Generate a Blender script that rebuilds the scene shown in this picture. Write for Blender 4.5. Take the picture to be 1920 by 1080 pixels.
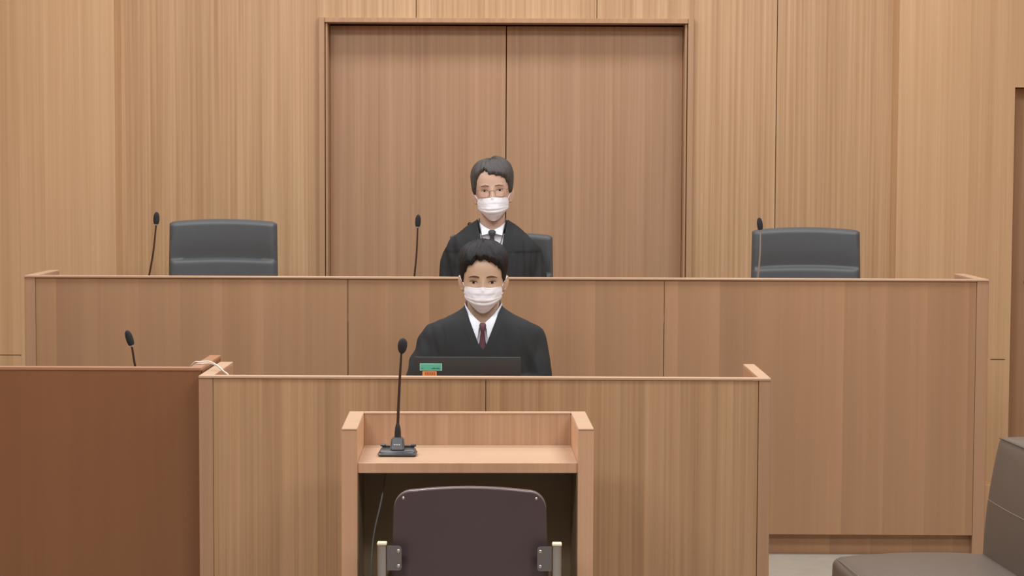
import bpy, bmesh, math, random
from mathutils import Vector, Matrix, noise
random.seed(7)
for o in list(bpy.data.objects): bpy.data.objects.remove(o)
S = bpy.context.scene
C = S.collection
PI = math.pi

# ------------------------------------------------------------------ camera, world, lights, exposure
FPX = 3600.0
cam_d = bpy.data.cameras.new('camera'); cam_d.sensor_width = 36.0
cam_d.lens = FPX / 1920 * 36.0; cam_d.clip_start = 0.1
cam = bpy.data.objects.new('camera', cam_d); C.objects.link(cam)
cam.matrix_world = (Matrix.Translation((0, 0, 1.55)) @ Matrix.Rotation(math.atan(15 / FPX), 4, 'Z')
                    @ Matrix.Rotation(PI / 2 - math.atan(228 / FPX), 4, 'X') @ Matrix.Rotation(0.004, 4, 'Z'))
S.camera = cam
w = bpy.data.worlds.new('world'); S.world = w; w.use_nodes = True
w.node_tree.nodes['Background'].inputs[0].default_value = (1, .96, .9, 1)
w.node_tree.nodes['Background'].inputs[1].default_value = 0.05
S.view_settings.view_transform = 'Standard'; S.view_settings.look = 'None'
S.view_settings.gamma = 1; S.view_settings.use_curve_mapping = False
S.view_settings.exposure = 0.0
CEIL = 3.3
# (x, y, size x, size y, power) : the flush ceiling panels of the courtroom
LAMPS = [(-1.9, 8.65, 1.2, .35, 6), (-.05, 8.65, 1.7, .35, 16), (1.8, 8.65, 1.2, .35, 6),
         (-1.4, 7.0, 1.2, .6, 40), (1.4, 7.0, 1.2, .6, 40),
         (-1.2, 5.2, 1.2, .6, 34), (1.2, 5.2, 1.2, .6, 34),
         (-1.4, 2.6, 1.2, .6, 56), (1.4, 2.6, 1.2, .6, 56)]
for x, y, sx, sy, pw in LAMPS:
    l = bpy.data.lights.new('ceiling_lamp_light', 'AREA'); l.shape = 'RECTANGLE'
    l.size = sx; l.size_y = sy; l.energy = pw; l.color = (.93, .97, 1.0)
    o = bpy.data.objects.new('ceiling_lamp_light', l); C.objects.link(o); o.location = (x, y, CEIL - .045)

# ------------------------------------------------------------------ helpers
def lin(c):
    return tuple(((v / 255) / 12.92 if v / 255 <= .04045 else ((v / 255 + .055) / 1.055) ** 2.4) for v in c) + (1,)

def plain(name, rgb, rough=.5, metal=0, bump=0, bscale=300, spec=.5, var=.06, coat=0):
    m = bpy.data.materials.new(name); m.use_nodes = True; nt = m.node_tree; N = nt.nodes; L = nt.links
    b = N['Principled BSDF']; b.inputs['Roughness'].default_value = rough; b.inputs['Metallic'].default_value = metal
    b.inputs['Specular IOR Level'].default_value = spec; b.inputs['Coat Weight'].default_value = coat
    tc = N.new('ShaderNodeTexCoord'); nz = N.new('ShaderNodeTexNoise'); nz.inputs['Scale'].default_value = 14
    nz.inputs['Detail'].default_value = 4
    L.new(tc.outputs['Object'], nz.inputs['Vector'])
    mx = N.new('ShaderNodeMix'); mx.data_type = 'RGBA'
    c = lin(rgb); mx.inputs[6].default_value = tuple(v * (1 - var) for v in c[:3]) + (1,)
    mx.inputs[7].default_value = tuple(min(1, v * (1 + var)) for v in c[:3]) + (1,)
    L.new(nz.outputs[0], mx.inputs[0]); L.new(mx.outputs[2], b.inputs['Base Color'])
    if bump:
        n2 = N.new('ShaderNodeTexNoise'); n2.inputs['Scale'].default_value = bscale; n2.inputs['Detail'].default_value = 3
        L.new(tc.outputs['Object'], n2.inputs['Vector'])
        bp = N.new('ShaderNodeBump'); bp.inputs['Strength'].default_value = bump; bp.inputs['Distance'].default_value = .002
        L.new(n2.outputs[0], bp.inputs['Height']); L.new(bp.outputs[0], b.inputs['Normal'])
    return m

def wood(name, light, dark, leaf=.122, grain=60., leafvar=.25, tint=(200, 140, 120), tintamt=.25, rough=.45, vert=True, contrast=(.35, .68), slow=.5, joint=0):
    """slip-matched straight-grain veneer: the streaks repeat from leaf to leaf"""
    m = bpy.data.materials.new(name); m.use_nodes = True; nt = m.node_tree; N = nt.nodes; L = nt.links
    b = N['Principled BSDF']; b.inputs['Roughness'].default_value = rough
    def math_(op, a, bb=None):
        n = N.new('ShaderNodeMath'); n.operation = op
        for i, v in enumerate((a, bb)):
            if v is None: continue
            if isinstance(v, (int, float)): n.inputs[i].default_value = v
            else: L.new(v, n.inputs[i])
        return n.outputs[0]
    tc = N.new('ShaderNodeTexCoord'); sx = N.new('ShaderNodeSeparateXYZ'); L.new(tc.outputs['Object'], sx.inputs[0])
    if vert: u = math_('ADD', sx.outputs[0], math_('MULTIPLY', sx.outputs[1], 1.0)); v = sx.outputs[2]
    else: u = math_('ADD', sx.outputs[1], math_('MULTIPLY', sx.outputs[2], 1.0)); v = sx.outputs[0]
    k = math_('FLOOR', math_('DIVIDE', u, leaf)); fr = math_('SUBTRACT', u, math_('MULTIPLY', k, leaf))
    def nz(su, sk, sv, det, seed):
        cb = N.new('ShaderNodeCombineXYZ')
        L.new(math_('MULTIPLY', fr, su), cb.inputs[0]); L.new(math_('ADD', math_('MULTIPLY', k, sk), seed), cb.inputs[1])
        L.new(math_('MULTIPLY', v, sv), cb.inputs[2])
        t = N.new('ShaderNodeTexNoise'); t.inputs['Scale'].default_value = 1; t.inputs['Detail'].default_value = det
        t.inputs['Roughness'].default_value = .6
        L.new(cb.outputs[0], t.inputs['Vector']); return t.outputs[0]
    g1 = nz(grain, .35, slow, 4, 3.1); g2 = nz(grain * .28, .5, slow * .5, 2, 9.7); g3 = nz(grain * 5, 3, slow * 3, 2, 5.2)
    s = math_('ADD', math_('ADD', math_('MULTIPLY', g1, .45), math_('MULTIPLY', g2, .35)), math_('MULTIPLY', g3, .2))
    mr = N.new('ShaderNodeMapRange'); mr.inputs[1].default_value = contrast[0]; mr.inputs[2].default_value = contrast[1]
    L.new(s, mr.inputs[0])
    mx = N.new('ShaderNodeMix'); mx.data_type = 'RGBA'; mx.inputs[6].default_value = lin(dark); mx.inputs[7].default_value = lin(light)
    L.new(mr.outputs[0], mx.inputs[0])
    wn = N.new('ShaderNodeTexWhiteNoise'); wn.noise_dimensions = '1D'; L.new(k, wn.inputs[1])
    mt = N.new('ShaderNodeMix'); mt.data_type = 'RGBA'; mt.blend_type = 'MIX'
    L.new(mx.outputs[2], mt.inputs[6]); mt.inputs[7].default_value = lin(tint)
    t2 = nz(9, 1.7, .6, 2, 1.3)
    L.new(math_('MULTIPLY', t2, tintamt), mt.inputs[0])
    hv = N.new('ShaderNodeHueSaturation'); L.new(mt.outputs[2], hv.inputs['Color'])
    val = math_('ADD', math_('MULTIPLY', math_('SUBTRACT', wn.outputs[0], .5), leafvar), 1.0)
    if joint:      # each leaf is paler towards one edge
        val = math_('ADD', val, math_('MULTIPLY', math_('SUBTRACT', math_('POWER', math_('DIVIDE', fr, leaf), 3.0), .25), joint))
    L.new(val, hv.inputs['Value'])
    L.new(hv.outputs[0], b.inputs['Base Color'])
    return m

def bm_box(bm, x0, x1, y0, y1, z0, z1, bev=.0015, seg=1):
    r = bmesh.ops.create_cube(bm, size=1); vs = r['verts']
    for v in vs:
        v.co = Vector(((x0 + x1) / 2 + v.co.x * (x1 - x0), (y0 + y1) / 2 + v.co.y * (y1 - y0), (z0 + z1) / 2 + v.co.z * (z1 - z0)))
    if bev > 0:
        es = list({e for v in vs for e in v.link_edges})
        bmesh.ops.bevel(bm, geom=es, offset=bev, segments=seg, affect='EDGES', profile=.5)

def Box(*a, **k):
    bm = bmesh.new(); bm_box(bm, *a, **k); return bm

def catmull(pts, n=8):
    pts = [Vector(p) for p in pts]; out = []
    P = [pts[0] * 2 - pts[1]] + pts + [pts[-1] * 2 - pts[-2]]
    for i in range(1, len(P) - 2):
        for j in range(n):
            t = j / n; a, b, c, d = P[i - 1], P[i], P[i + 1], P[i + 2]
            out.append(.5 * ((2 * b) + (c - a) * t + (2 * a - 5 * b + 4 * c - d) * t * t + (3 * b - a - 3 * c + d) * t ** 3))
    out.append(pts[-1]); return out

def tube(bm, pts, rad, seg=12, sub=0, flat=1.0):
    """swept tube; rad is a number or one per point"""
    rr = rad if isinstance(rad, (list, tuple)) else [rad] * len(pts)
    if sub:
        q = catmull([(*p, ) for p in pts], sub); n = len(pts) - 1; r2 = []
        for i in range(len(q)):
            t = i / sub; k = min(int(t), n - 1); f = t - k; r2.append(rr[k] * (1 - f) + rr[k + 1] * f)
        pts, rr = q, r2
    pts = [Vector(p) for p in pts]; rings = []; up = Vector((0, 0, 1))
    for i, p in enumerate(pts):
        d = (pts[min(i + 1, len(pts) - 1)] - pts[max(i - 1, 0)]).normalized()
        a = d.cross(up)
        if a.length < .05: a = d.cross(Vector((1, 0, 0)))
        a.normalize(); b = d.cross(a).normalized()
        if rings and a.dot(pa) < 0: a = -a; b = -b
        pa = a
        rings.append([bm.verts.new(p + (a * math.cos(2 * PI * k / seg) + b * math.sin(2 * PI * k / seg) * flat) * rr[i]) for k in range(seg)])
    for i in range(len(rings) - 1):
        for k in range(seg):
            bm.faces.new((rings[i][k], rings[i][(k + 1) % seg], rings[i + 1][(k + 1) % seg], rings[i + 1][k]))
    bm.faces.new(rings[0][::-1]); bm.faces.new(rings[-1])
    return bm

def Tube(*a, **k):
    bm = bmesh.new(); return tube(bm, *a, **k)

def lathe(bm, prof, seg=24, cx=0, cy=0, sx=1, sy=1):
    """prof: list of (r, z) from bottom to top"""
    rings = []
    for r, z in prof:
        rings.append([bm.verts.new((cx + sx * r * math.cos(2 * PI * k / seg), cy + sy * r * math.sin(2 * PI * k / seg), z)) for k in range(seg)])
    for i in range(len(rings) - 1):
        for k in range(seg):
            bm.faces.new((rings[i][k], rings[i][(k + 1) % seg], rings[i + 1][(k + 1) % seg], rings[i + 1][k]))
    bm.faces.new(rings[0][::-1]); bm.faces.new(rings[-1]); return bm

def ellipsoid(bm, c, r, seg=16, rings=10, rot=None):
    g = bmesh.ops.create_uvsphere(bm, u_segments=seg, v_segments=rings, radius=1)
    for v in g['verts']:
        p = Vector((v.co.x * r[0], v.co.y * r[1], v.co.z * r[2]))
        if rot is not None: p = rot @ p
        v.co = p + Vector(c)
    return bm

def capsule(bm, a, b, ra, rb, seg=14, flat=1.0):
    a, b = Vector(a), Vector(b); d = (b - a); L = d.length; d.normalize()
    pts = []; rr = []
    for i in range(5):
        t = PI / 2 * i / 5; pts.append(a - d * ra * math.cos(t)); rr.append(max(ra * math.sin(t), ra * .02))
    for i in range(6): pts.append(a + (b - a) * (i / 5)); rr.append(ra + (rb - ra) * i / 5)
    for i in range(1, 6):
        t = PI / 2 * i / 5; pts.append(b + d * rb * math.sin(t)); rr.append(max(rb * math.cos(t), rb * .02))
    tube(bm, pts, rr, seg, flat=flat)

def prism(bm, poly, y0, y1):
    """poly in (x, z), extruded along y"""
    a = [bm.verts.new((x, y0, z)) for x, z in poly]; b = [bm.verts.new((x, y1, z)) for x, z in poly]
    bm.faces.new(a); bm.faces.new(b[::-1]); n = len(poly)
    for i in range(n): bm.faces.new((a[i], b[i], b[(i + 1) % n], a[(i + 1) % n]))
    bmesh.ops.recalc_face_normals(bm, faces=bm.faces[:]); return bm

def obj(name, bm, mat, parent=None, off=None, smooth=True, ang=35):
    if off is not None: bmesh.ops.translate(bm, vec=-Vector(off), verts=bm.verts)
    bmesh.ops.recalc_face_normals(bm, faces=bm.faces[:])
    me = bpy.data.meshes.new(name); bm.to_mesh(me); bm.free(); me.materials.append(mat)
    if smooth:
        me.shade_smooth()
        try: me.set_sharp_from_angle(angle=math.radians(ang))
        except Exception: pass
    o = bpy.data.objects.new(name, me); C.objects.link(o)
    if parent is not None: o.parent = parent
    return o

def tag(o, label, cat, group=None):
    o['label'] = label; o['category'] = cat
    if group: o['group'] = group
    return o

def thing(name, label, cat, loc=(0, 0, 0), rotz=0, group=None):
    o = bpy.data.objects.new(name, None); C.objects.link(o); o.empty_display_size = .1
    o.location = loc; o.rotation_euler = (0, 0, rotz); return tag(o, label, cat, group)

def struct(name, bm, mat, parent=None):
    o = obj(name, bm, mat, parent)
    if parent is None: o['kind'] = 'structure'
    return o

def copy_tree(o, parent=None):
    c = o.copy(); C.objects.link(c)
    if parent: c.parent = parent
    for ch in [q for q in bpy.data.objects if q.parent == o and q != c]: copy_tree(ch, c)
    return c

def evaluate(me, mods):
    """apply modifiers to a mesh without bpy.ops and return the new mesh"""
    o = bpy.data.objects.new('tmp', me); C.objects.link(o)
    mods(o); dg = bpy.context.evaluated_depsgraph_get(); dg.update()
    r = bpy.data.meshes.new_from_object(o.evaluated_get(dg)); bpy.data.objects.remove(o); return r

# ------------------------------------------------------------------ materials
M = {}
M['wall'] = wood('wall_veneer', (213, 178, 138), (174, 136, 97), leaf=.122, grain=70, leafvar=.03, tintamt=.22, tint=(198, 150, 122), rough=.5, contrast=(.38, .64))
M['wall_side'] = wood('wall_veneer_side', (225, 189, 148), (198, 160, 118), leaf=.12, grain=45, leafvar=.03, tintamt=.2, tint=(206, 156, 126), rough=.5)
M['doorwood'] = wood('door_veneer', (195, 158, 124), (162, 124, 90), leaf=.16, grain=55, leafvar=.03, tintamt=.35, tint=(178, 133, 110), rough=.5)
M['frame'] = wood('door_frame_veneer', (192, 154, 118), (170, 132, 98), leaf=.3, grain=40, leafvar=.0, tintamt=.2, tint=(188, 146, 120), rough=.45)
M['bench'] = wood('judge_bench_veneer', (186, 149, 114), (158, 121, 88), leaf=.165, grain=11, leafvar=.09, tintamt=.5, tint=(172, 126, 98), rough=.42, contrast=(.3, .7), slow=.25, joint=.10)
M['clerk'] = wood('clerk_bench_veneer', (203, 166, 126), (158, 122, 86), leaf=.19, grain=75, leafvar=.04, tintamt=.3, tint=(186, 142, 116), rough=.42)
M['edge'] = wood('light_edge_veneer', (198, 167, 138), (187, 155, 126), leaf=.3, grain=30, leafvar=0, tintamt=.3, tint=(218, 172, 148), rough=.38, vert=False)
M['edgev'] = wood('end_panel_veneer', (190, 152, 120), (170, 132, 102), leaf=.3, grain=40, leafvar=.02, tintamt=.4, tint=(180, 136, 114), rough=.42)
M['lectern'] = wood('lectern_veneer', (210, 174, 142), (172, 136, 105), leaf=.13, grain=55, leafvar=.05, tintamt=.3, tint=(196, 152, 132), rough=.4)
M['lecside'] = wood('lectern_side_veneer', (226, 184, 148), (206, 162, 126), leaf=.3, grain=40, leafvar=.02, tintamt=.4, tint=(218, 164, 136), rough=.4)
M['dark'] = wood('dark_walnut_veneer', (146, 101, 69), (127, 84, 54), leaf=.4, grain=14, leafvar=.05, tintamt=.3, tint=(134, 82, 58), rough=.35, contrast=(.2, .8))
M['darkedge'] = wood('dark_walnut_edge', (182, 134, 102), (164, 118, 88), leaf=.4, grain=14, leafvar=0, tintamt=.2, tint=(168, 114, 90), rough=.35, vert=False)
M['modesty'] = plain('dark_brown_laminate', (92, 76, 58), .5)
M['inside_shade'] = plain('shaded_lectern_inside', (138, 118, 92), .5)  # darker than the lectern wood: shade under the shelf put into the colour
M['ceiling'] = plain('ceiling_board', (232, 230, 224), .9, bump=.1)
M['carpet'] = plain('beige_carpet', (163, 153, 140), .95, bump=.8, bscale=400, var=.12)
M['leather'] = plain('charcoal_leather', (83, 87, 91), .5, bump=.12, bscale=500)
M['brownleather'] = plain('brown_leather', (97, 85, 76), .45, bump=.15, bscale=400)
M['stitch'] = plain('beige_stitching', (128, 114, 100), .7)
M['black'] = plain('black_plastic', (42, 42, 46), .4)
M['blacksoft'] = plain('black_foam', (40, 40, 44), .9, bump=.6, bscale=900)
M['grayplastic'] = plain('gunmetal_plastic', (72, 74, 80), .3)
M['cord'] = plain('grey_cord', (104, 108, 104), .5)
M['stem'] = plain('dark_gooseneck', (70, 52, 46), .45, metal=.3)
M['silver'] = plain('silver_metal', (196, 196, 196), .3, metal=.9)
M['chrome'] = plain('chrome', (205, 205, 208), .12, metal=1, var=.02)
M['steel'] = plain('brushed_steel', (128, 124, 126), .45, metal=.7)
M['shell'] = plain('purple_brown_shell', (79, 65, 68), .38, bump=.05)
M['shelledge'] = plain('shell_rim', (150, 132, 140), .25)
M['cream'] = plain('cream_cap', (238, 226, 200), .5)
M['white'] = plain('white_cable', (238, 234, 226), .5)
M['robe'] = plain('black_robe_cloth', (47, 49, 51), .85, bump=.15, bscale=700, spec=.25)
M['robeband'] = plain('robe_trim_cloth', (42, 43, 46), .7, spec=.3)
M['shirt'] = plain('white_shirt', (232, 234, 244), .8)
M['maskm'] = plain('white_mask_cloth', (232, 231, 238), .9, bump=.1, bscale=800)
M['tie_red'] = plain('maroon_tie', (84, 42, 52), .6)
M['tie_navy'] = plain('charcoal_tie', (62, 62, 70), .6)
M['skin1'] = plain('skin_warm', (207, 175, 151), .55, bump=.05)
M['skin2'] = plain('skin_ruddy', (206, 170, 150), .55, bump=.05)
M['hair1'] = plain('black_hair', (33, 31, 32), .62, bump=.35, bscale=220, var=.3, spec=.3)
M['hair2'] = plain('greying_hair', (70, 66, 64), .6, bump=.5, bscale=220, var=.45)
M['brow'] = plain('eyebrow_hair', (88, 68, 57), .8)
M['eyew'] = plain('eye_white', (214, 200, 190), .3)
M['iris'] = plain('dark_brown_iris', (40, 26, 20), .15)
M['lash'] = plain('lash_line', (60, 40, 34), .7)
M['cloth_dark'] = plain('black_trousers', (36, 36, 40), .9)
M['shoe'] = plain('black_shoe_leather', (26, 24, 24), .3)
M['laptop'] = plain('laptop_shell', (48, 44, 43), .45, bump=.05)
M['green'] = plain('green_label', (98, 186, 160), .5)
M['greendark'] = plain('green_label_print', (48, 122, 104), .5)
M['greenpale'] = plain('green_label_border', (168, 222, 204), .5)
M['orange'] = plain('orange_label', (236, 160, 98), .5)
M['orangedark'] = plain('orange_label_print', (190, 84, 44), .5)
M['wire'] = plain('thin_bronze_wire', (120, 88, 74), .4, metal=.4)
M['brass'] = plain('brass', (190, 160, 110), .3, metal=.8)
M['darkmetal'] = plain('dark_bronze', (60, 46, 36), .4, metal=.5)
g = bpy.data.materials.new('spectacle_glass'); g.use_nodes = True
b = g.node_tree.nodes['Principled BSDF']; b.inputs['Transmission Weight'].default_value = 1; b.inputs['Roughness'].default_value = .02
b.inputs['IOR'].default_value = 1.05; b.inputs['Base Color'].default_value = (1, 1, 1, 1); M['glass'] = g
em = bpy.data.materials.new('lit_diffuser'); em.use_nodes = True
b = em.node_tree.nodes['Principled BSDF']; b.inputs['Emission Color'].default_value = (1, .95, .9, 1)
b.inputs['Emission Strength'].default_value = 1.5; M['lit'] = em

# ------------------------------------------------------------------ the room
XW = 3.9; YB = 9.40; YF = 9.25; PLAT = .24
struct('floor', Box(-XW, XW, -2.0, 9.9, -.1, 0, bev=0), M['carpet'])
struct('ceiling', Box(-XW, XW, -2.0, 9.9, CEIL, CEIL + .1, bev=0), M['ceiling'])
struct('wall_left', Box(-XW - .1, -XW, -2.0, 9.9, 0, CEIL, bev=0), M['wall_side'])
struct('wall_right', Box(XW, XW + .1, -2.0, 9.9, 0, CEIL, bev=0), M['wall_side'])
struct('wall_front', Box(-XW, XW, -2.1, -2.0, 0, CEIL, bev=0), M['ceiling'])
# wall behind the bench: a shallow bay, veneered panels with shadow gaps
bm = bmesh.new()
DX0, DX1, DZ = -.955, .811, 2.246          # door opening
for x0, x1, z0, z1 in ((-1.95, DX0 - .028, 0, CEIL), (DX1 + .028, 1.244, 0, CEIL), (1.2475, 1.81, 0, CEIL),
                       (DX0 - .028, -.5125, DZ + .022, CEIL), (-.5095, .3665, DZ + .022, CEIL), (.3695, DX1 + .028, DZ + .022, CEIL)):
    bm_box(bm, x0, x1, YB, YB + .04, z0, z1, bev=.001)
struct('wall_back', bm, M['wall'])
struct('trim_1', Box(-XW, XW, 9.8, 9.88, 0, CEIL, bev=0), M['modesty'])
bm = bmesh.new()
for z0, z1 in ((0, .626), (.630, CEIL)):
    bm_box(bm, -XW, -2.414, YF, YF + .55, z0, z1, bev=0)
bm_box(bm, -2.414, -1.95, YF, YF + .55, 0, CEIL, bev=0)
struct('wall_back_left', bm, M['wall_side'])
bm = bmesh.new()
bm_box(bm, 1.81, 2.275, YF, YF + .55, 0, CEIL, bev=0)
for z0, z1 in ((0, .626), (.630, CEIL)):
    bm_box(bm, 2.275, 2.345, YF, YF + .55, z0, z1, bev=0)
bm_box(bm, 2.345, 2.368, YF, YF + .55, 0, CEIL, bev=0)
bm_box(bm, 2.368, 3.30, YF, YF + .55, 1.938, CEIL, bev=0)
bm_box(bm, 3.30, XW, YF, YF + .55, 0, CEIL, bev=0)
struct('wall_back_right', bm, M['wall_side'])
d = struct('door_3', Box(2.374, 3.298, YF + .09, YF + .13, .005, 1.936, bev=.002), M['doorwood'])
bm = bmesh.new(); lathe(bm, [(.012, 0), (.012, .05)], 12)
bmesh.ops.rotate(bm, cent=(0, 0, 0), matrix=Matrix.Rotation(PI / 2, 3, 'X'), verts=bm.verts)
bmesh.ops.translate(bm, vec=(2.46, YF + .092, 1.0), verts=bm.verts)
bm_box(bm, 2.452, 2.57, YF + .04, YF + .055, .99, 1.01, bev=.004)
obj('door_handle', bm, M['silver'], d)
# double door of the judges with its frame
bm = bmesh.new()
for x0, x1 in ((DX0 - .028, DX0 + .0), (DX1 + .0, DX1 + .028)):
    bm_box(bm, x0, x1, YB - .022, YB + .05, PLAT, DZ + .024, bev=.0015)
for x0, x1 in ((DX0 + .003, DX0 + .013), (DX1 - .013, DX1 - .003)):
    bm_box(bm, x0, x1, YB - .004, YB + .16, PLAT, DZ, bev=.001)
bm_box(bm, DX0 + .001, DX1 - .001, YB - .020, YB + .16, DZ - .001, DZ + .022, bev=.0015)
struct('trim_2', bm, M['frame'])
struct('door_1', Box(DX0 + .014, -.0745, YB + .105, YB + .145, PLAT, DZ - .008, bev=.002), M['doorwood'])
d2 = struct('door_2', Box(-.0700, DX1 - .014, YB + .105, YB + .145, PLAT, DZ - .008, bev=.002), M['doorwood'])
bm = bmesh.new(); lathe(bm, [(.010, 0), (.010, .006), (.007, .009)], 16)
bmesh.ops.rotate(bm, cent=(0, 0, 0), matrix=Matrix.Rotation(PI / 2, 3, 'X'), verts=bm.verts)
bmesh.ops.translate(bm, vec=(-.250, YB + .105, 1.264), verts=bm.verts)
k = obj('door_lock', bm, M['darkmetal'], bpy.data.objects['door_1'])
bm = bmesh.new(); bm_box(bm, -.252, -.240, YB + .088, YB + .0965, 1.260, 1.268, bev=.002)
obj('lock_thumb_turn', bm, M['brass'], k)
# raised floor behind the judges' bench
struct('trim_3', Box(-1.90, 1.79, 8.04, YB + .15, 0, PLAT, bev=.002), M['carpet'])
struct('trim_4', Box(1.8615, 1.91, 7.66, 9.24, 0, .28, bev=.002), M['wall_side'])
# ceiling lamps
for i, (x, y, sx, sy, pw) in enumerate(LAMPS):
    row = ['over the bench', 'above the clerk', 'above the speaking stand', 'near the public seats'][0 if i < 3 else 1 + (i - 3) // 2]
    t = thing('ceiling_lamp', 'flush white ceiling lamp ' + row, 'lamp', (x, y, CEIL), 0, 'flush ceiling lamps ' + row)
    bm = bmesh.new()
    for a in ((-sx / 2 - .03, -sx / 2, -sy / 2 - .03, sy / 2 + .03), (sx / 2, sx / 2 + .03, -sy / 2 - .03, sy / 2 + .03),
              (-sx / 2, sx / 2, -sy / 2 - .03, -sy / 2), (-sx / 2, sx / 2, sy / 2, sy / 2 + .03)):
        bm_box(bm, *a, -.04, 0, bev=.002)
    obj('frame', bm, M['white'], t)
    obj('diffuser', Box(-sx / 2, sx / 2, -sy / 2, sy / 2, -.03, -.022, bev=0), M['lit'], t)

# ------------------------------------------------------------------ judges' bench
JY = 7.61; JX0, JX1, JZ = -1.971, 1.861, 1.110
t = thing('judges_bench', 'long raised wooden bench spanning the room behind the clerk, with three wide veneer panels', 'bench', (-.05, 7.8, 0))
o_ = t.location
def PJ(name, bm, mat): return obj(name, bm, mat, t, off=o_)
ex0, ex1 = -1.929, 1.8148
for a, b2 in ((ex0 + .001, -.6855), (-.6830, .5722), (.5747, ex1 - .001)):
    PJ('front_panel', Box(a, b2, JY + .006, JY + .034, .083, JZ - .008, bev=.0012), M['bench'])
for a, b2 in ((JX0, ex0), (ex1, JX1)):
    PJ('end_panel', Box(a, b2, JY + .002, 8.02, .0, JZ - .008, bev=.0015), M['edgev'])
bm = bmesh.new(); bm_box(bm, JX0, JX1, JY - .002, JY + .036, JZ - .008, JZ, bev=.0012)
for a, b2 in ((JX0, ex0), (ex1, JX1)): bm_box(bm, a, b2, JY + .036, 8.022, JZ - .008, JZ, bev=.0012)
PJ('top_edging', bm, M['edge'])
PJ('worktop', Box(ex0, ex1, JY + .036, 7.98, .90, .93, bev=.0015), M['edge'])
PJ('kick_board', Box(ex0, ex1, JY + .045, JY + .065, 0, .083, bev=.001), M['bench'])
PJ('rear_support', Box(ex0, ex1, 7.90, 7.92, .0, .90, bev=.001), M['bench'])

# ------------------------------------------------------------------ clerk's bench
CY = 5.95; CX0, CX1, CZ = -1.001, .783, .895
t = thing('clerk_bench', 'light fine-grained wooden bench in front of the seated clerk, two front panels', 'bench', (-.1, 6.15, 0))
o_ = t.location
cx0, cx1 = -.957, .7460
for a, b2 in ((cx0 + .001, -.1065), (-.1040, cx1 - .002)):
    PJ('front_panel', Box(a, b2, CY + .004, CY + .030, .06, CZ - .008, bev=.0012), M['clerk'])
for a, b2 in ((CX0, cx0), (cx1, CX1)):
    PJ('end_panel', Box(a, b2, CY + .002, 6.38, .0, CZ - .008, bev=.0015), M['edgev'])
bm = bmesh.new(); bm_box(bm, CX0, CX1, CY, CY + .032, CZ - .008, CZ, bev=.0012)
for a, b2 in ((CX0, cx0), (cx1, CX1)): bm_box(bm, a, b2, CY + .032, 6.381, CZ - .008, CZ, bev=.0012)
PJ('top_edging', bm, M['edge'])
PJ('worktop', Box(cx0, cx1, CY + .03, 6.52, .69, .72, bev=.0015), M['edge'])
PJ('kick_board', Box(cx0, cx1, CY + .04, CY + .06, 0, .06, bev=.001), M['clerk'])

# ------------------------------------------------------------------ dark desk at the left
DY = 6.03
t = thing('dark_desk', 'dark reddish brown desk at the left side, beside the clerk bench', 'desk', (-1.8, 6.25, 0))
o_ = t.location
PJ('front_panel', Box(-2.75, -1.010, DY, DY + .03, .0, .902, bev=.0012), M['dark'])
PJ('side_panel', Box(-1.043, -1.0062, DY + .03, 6.43, .0, .902, bev=.0015), M['dark'])
PJ('side_panel', Box(-2.75, -2.713, DY + .03, 6.43, .0, .902, bev=.0015), M['dark'])
bm = bmesh.new(); bm_box(bm, -2.75, -1.0055, DY - .002, DY + .03, .902, .912, bev=.0012)
bm_box(bm, -1.043, -1.0055, DY + .03, 6.431, .902, .912, bev=.0012); bm_box(bm, -2.75, -2.713, DY + .03, 6.431, .902, .912, bev=.0012)
PJ('top_edging', bm, M['darkedge'])
PJ('worktop', Box(-2.712, -1.044, DY + .03, 6.5, .69, .72, bev=.0015), M['dark'])

# ------------------------------------------------------------------ witness lectern
LR = .030
t = thing('witness_stand', 'pale wooden speaking stand with raised sides and recessed shelf, in front of the clerk bench', 'lectern', (-.142, 5.26, 0), LR)
LZ = .828
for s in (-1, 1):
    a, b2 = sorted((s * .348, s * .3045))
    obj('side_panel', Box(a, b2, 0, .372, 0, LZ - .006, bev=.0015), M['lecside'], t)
obj('back_panel', Box(-.3045, .3045, .352, .372, .05, LZ - .006, bev=.001), M['lectern'], t)
bm = bmesh.new()
for s in (-1, 1):
    a, b2 = sorted((s * .348, s * .3045)); bm_box(bm, a, b2, -.001, .373, LZ - .006, LZ, bev=.0012)
bm_box(bm, -.3045, .3045, .351, .373, LZ - .006, LZ, bev=.0012)
obj('top_edging', bm, M['edge'], t)
obj('desktop', Box(-.3045, .3045, .018, .352, .702, .7305, bev=.0015), M['edge'], t)
for s in (-1, 1):
    a, b2 = sorted((s * .3043, s * .3020)); obj('inner_shade_sheet', Box(a, b2, .012, .30, .05, .700, bev=.0005), M['inside_shade'], t)  # thin dark sheets added on the inner sides to stand for shade
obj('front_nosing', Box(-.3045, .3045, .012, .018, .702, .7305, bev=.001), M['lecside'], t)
obj('modesty_panel', Box(-.3045, .3045, .30, .318, .05, .702, bev=.001), M['inside_shade'], t)  # colour of this panel holds the interior's shade too
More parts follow.
